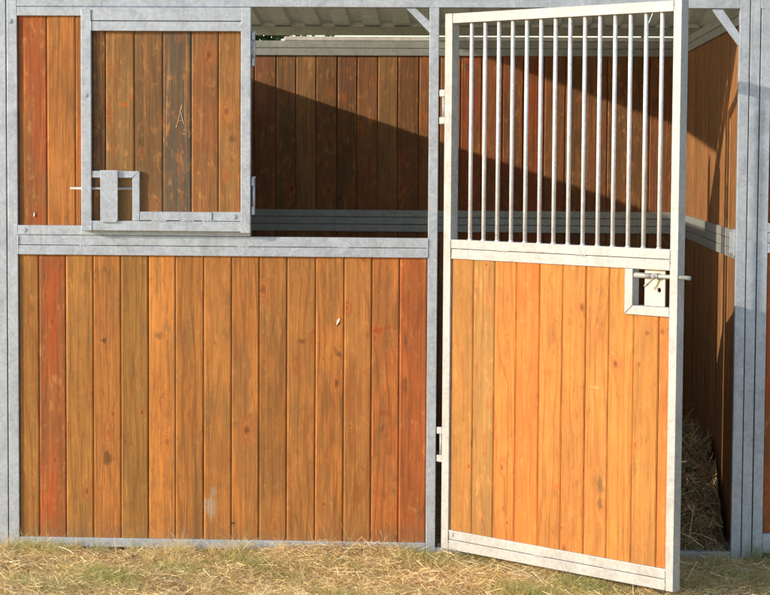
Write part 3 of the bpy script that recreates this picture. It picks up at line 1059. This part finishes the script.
# straw on the stall floor and the heap in the corner
def floor_straw():
    n = 9000
    x = nrg.uniform(0.1, 2.9, n)
    y = nrg.uniform(0.06, 2.7, n)
    L = nrg.uniform(0.06, 0.22, n)
    az = nrg.uniform(0, 2 * np.pi, n)
    el = nrg.normal(0.03, 0.10, n)
    t = np.linspace(-0.5, 0.5, 4)
    d = np.stack([np.cos(az) * np.cos(el), np.sin(az) * np.cos(el), np.sin(el)], -1)
    ctr = np.stack([x, y, 0.060 + np.abs(nrg.normal(0, 0.012, n))], -1)
    P = ctr[:, None] + d[:, None] * (t[None, :, None] * L[:, None, None])
    P[:, :, 1] = np.clip(P[:, :, 1], 0.05, 2.78)
    P[:, :, 0] = np.clip(P[:, :, 0], 0.05, 2.95)
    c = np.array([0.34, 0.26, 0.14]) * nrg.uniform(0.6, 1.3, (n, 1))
    return ribbons('floor_straw', P, nrg.uniform(0.002, 0.004, n), c, M_STRAW, taper=False)


tag(floor_straw(), 'thin litter of straw on the floor inside the stall', 'straw', kind='stuff')

def soil_clod():
    bm = bmesh.new()
    bmesh.ops.create_icosphere(bm, subdivisions=3, radius=1.0)
    for v in bm.verts:
        k = 1 + 0.22 * math.sin(v.co.x * 5 + 1) * math.cos(v.co.y * 6) + 0.12 * math.sin(v.co.z * 11 + v.co.x * 7) + rng.uniform(-0.05, 0.05)
        v.co = Vector((v.co.x * 0.026 * k, v.co.y * 0.018 * k, v.co.z * 0.012 * k))
    o = finish(bm, 'soil_clod', plain('dark_soil', (0.045, 0.032, 0.022), 0.95, 0, 0.5, 120), None, loc=(0.55, -0.16, 0.040))
    tag(o, 'small dark clod of soil lying in the straw left of centre', 'clod')


soil_clod()

HC = np.array([2.66, 0.95])


def heap_h(x, y):
    u = (x - HC[0]) / 0.62
    v = (y - HC[1]) / 0.90
    r = np.sqrt(u * u + v * v)
    h = 0.345 * np.clip(1 - r ** 2.0, 0, 1)
    return h + (0.03 * np.sin(x * 19 + 1) * np.cos(y * 15) + 0.02 * np.sin(x * 37 + y * 23)) * (h > 0.05)


def straw_heap():
    nr, na = 26, 56
    V = [(HC[0], HC[1], float(heap_h(HC[0], HC[1])) + 0.04)]
    for i in range(1, nr):
        for j in range(na):
            a = 2 * math.pi * j / na
            x = min(HC[0] + 0.63 * i / (nr - 1) * math.cos(a), 2.945)
            y = max(HC[1] + 0.91 * i / (nr - 1) * math.sin(a), 0.06)
            V.append((x, y, float(heap_h(x, y)) + 0.035 + rng.uniform(-0.012, 0.012)))
    F = [(0, 1 + j, 1 + (j + 1) % na) for j in range(na)]
    for i in range(nr - 2):
        for j in range(na):
            a, b = 1 + i * na + j, 1 + i * na + (j + 1) % na
            F.append((a, a + na, b + na, b))
    me = bpy.data.meshes.new('straw_heap')
    me.from_pydata(V, [], F)
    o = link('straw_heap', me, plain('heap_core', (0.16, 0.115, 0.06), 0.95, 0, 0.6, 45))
    tag(o, 'heap of old brown straw in the shaded right corner behind the open door', 'straw heap')
    n = 15000
    a = nrg.uniform(0, 2 * np.pi, n)
    r = np.sqrt(nrg.random(n))
    x = np.clip(HC[0] + 0.62 * r * np.cos(a), 0, 2.93)
    y = np.clip(HC[1] + 0.9 * r * np.sin(a), 0.075, 3)
    z = heap_h(x, y) + 0.04 + np.abs(nrg.normal(0, 0.022, n))
    e = 0.01
    sx = (heap_h(x + e, y) - heap_h(x - e, y)) / (2 * e)
    sy = (heap_h(x, y + e) - heap_h(x, y - e)) / (2 * e)
    az = nrg.normal(0.3, 0.9, n)
    dx, dy = np.cos(az), np.sin(az)
    dz = np.clip(sx * dx + sy * dy, -2.0, 2.0) + nrg.normal(0, 0.36, n)
    d = np.stack([dx, dy, dz], -1)
    d /= np.linalg.norm(d, axis=1, keepdims=True)
    L = nrg.uniform(0.08, 0.34, n)
    t = np.linspace(-0.5, 0.5, 5)
    P = np.stack([x, y, z], -1)[:, None] + d[:, None] * (t[None, :, None] * L[:, None, None])
    P[:, :, 2] += (0.25 - t[None] ** 2) * nrg.normal(0.05, 0.20, (n, 1)) * L[:, None] * 2
    P[:, :, 0] = np.minimum(P[:, :, 0], 2.945)
    P[:, :, 1] = np.maximum(P[:, :, 1], 0.05)
    P[:, :, 2] = np.maximum(P[:, :, 2], 0.05)
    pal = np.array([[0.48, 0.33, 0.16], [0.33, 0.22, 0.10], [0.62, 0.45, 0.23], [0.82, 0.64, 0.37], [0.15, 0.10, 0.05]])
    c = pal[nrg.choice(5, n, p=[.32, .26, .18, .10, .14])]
    s = ribbons('straw_strands', P, nrg.uniform(0.0016, 0.0048, n), c, M_HEAP, taper=False)
    s.parent = o
    s['kind'] = 'stuff'


straw_heap()


# ------------------------------------------------------------------ trees beyond the stable
def tree(x, y, h, r, seed, label):
    R = np.random.default_rng(seed)
    root = empty('broadleaf_tree', (x, y, 0.0))
    tag(root, label, 'tree', 'trees beyond the stable')
    bm = bmesh.new()
    p = Vector((0, 0, -0.05))
    rad = 0.16
    pts = [p.copy()]
    for i in range(6):
        q = p + Vector((R.normal(0, 0.08), R.normal(0, 0.08), h * 0.13))
        rod(bm, p, q, rad, 10, rad * 0.82)
        rad *= 0.82
        p = q
        pts.append(p.copy())
        if i > 1:
            for s in range(3):
                a = R.uniform(0, 6.28)
                e = p + Vector((math.cos(a) * r * 0.7, math.sin(a) * r * 0.7, h * R.uniform(0.05, 0.22)))
                rod(bm, p, e, rad * 0.5, 7, rad * 0.12)
    finish(bm, 'trunk', M_BARK, root)
    # crown of small leaves in clumps
    nc = 70
    cc = R.normal(size=(nc, 3))
    cc /= np.linalg.norm(cc, axis=1, keepdims=True)
    cc *= (R.random((nc, 1)) ** 0.4) * np.array([r, r, h * 0.34])
    cc[:, 2] += h * 0.62
    per = 420
    ctr = np.repeat(cc, per, 0) + R.normal(0, 0.20 * r, (nc * per, 3)) * np.array([1, 1, 0.8])
    n = len(ctr)
    d = R.normal(size=(n, 3))
    d /= np.linalg.norm(d, axis=1, keepdims=True)
    L = R.uniform(0.07, 0.15, n)
    t = np.array([-0.5, 0.0, 0.5])
    P = ctr[:, None] + d[:, None] * (t[None, :, None] * L[:, None, None])
    shade = np.repeat(R.uniform(0.6, 1.4, nc), per)[:, None]
    col = np.array([0.050, 0.085, 0.022]) * shade * R.uniform(0.7, 1.3, (n, 1))
    c = ribbons('crown', P, L * 0.6, col, M_LEAF)
    c.parent = root


tree(-2.9, 24.0, 6.6, 2.0, 3, 'dark green tree glimpsed under the far eave above the left end of back wall')
tree(-7.0, 26.0, 7.0, 2.3, 5, 'taller green tree standing left of the stable beyond the hatch')
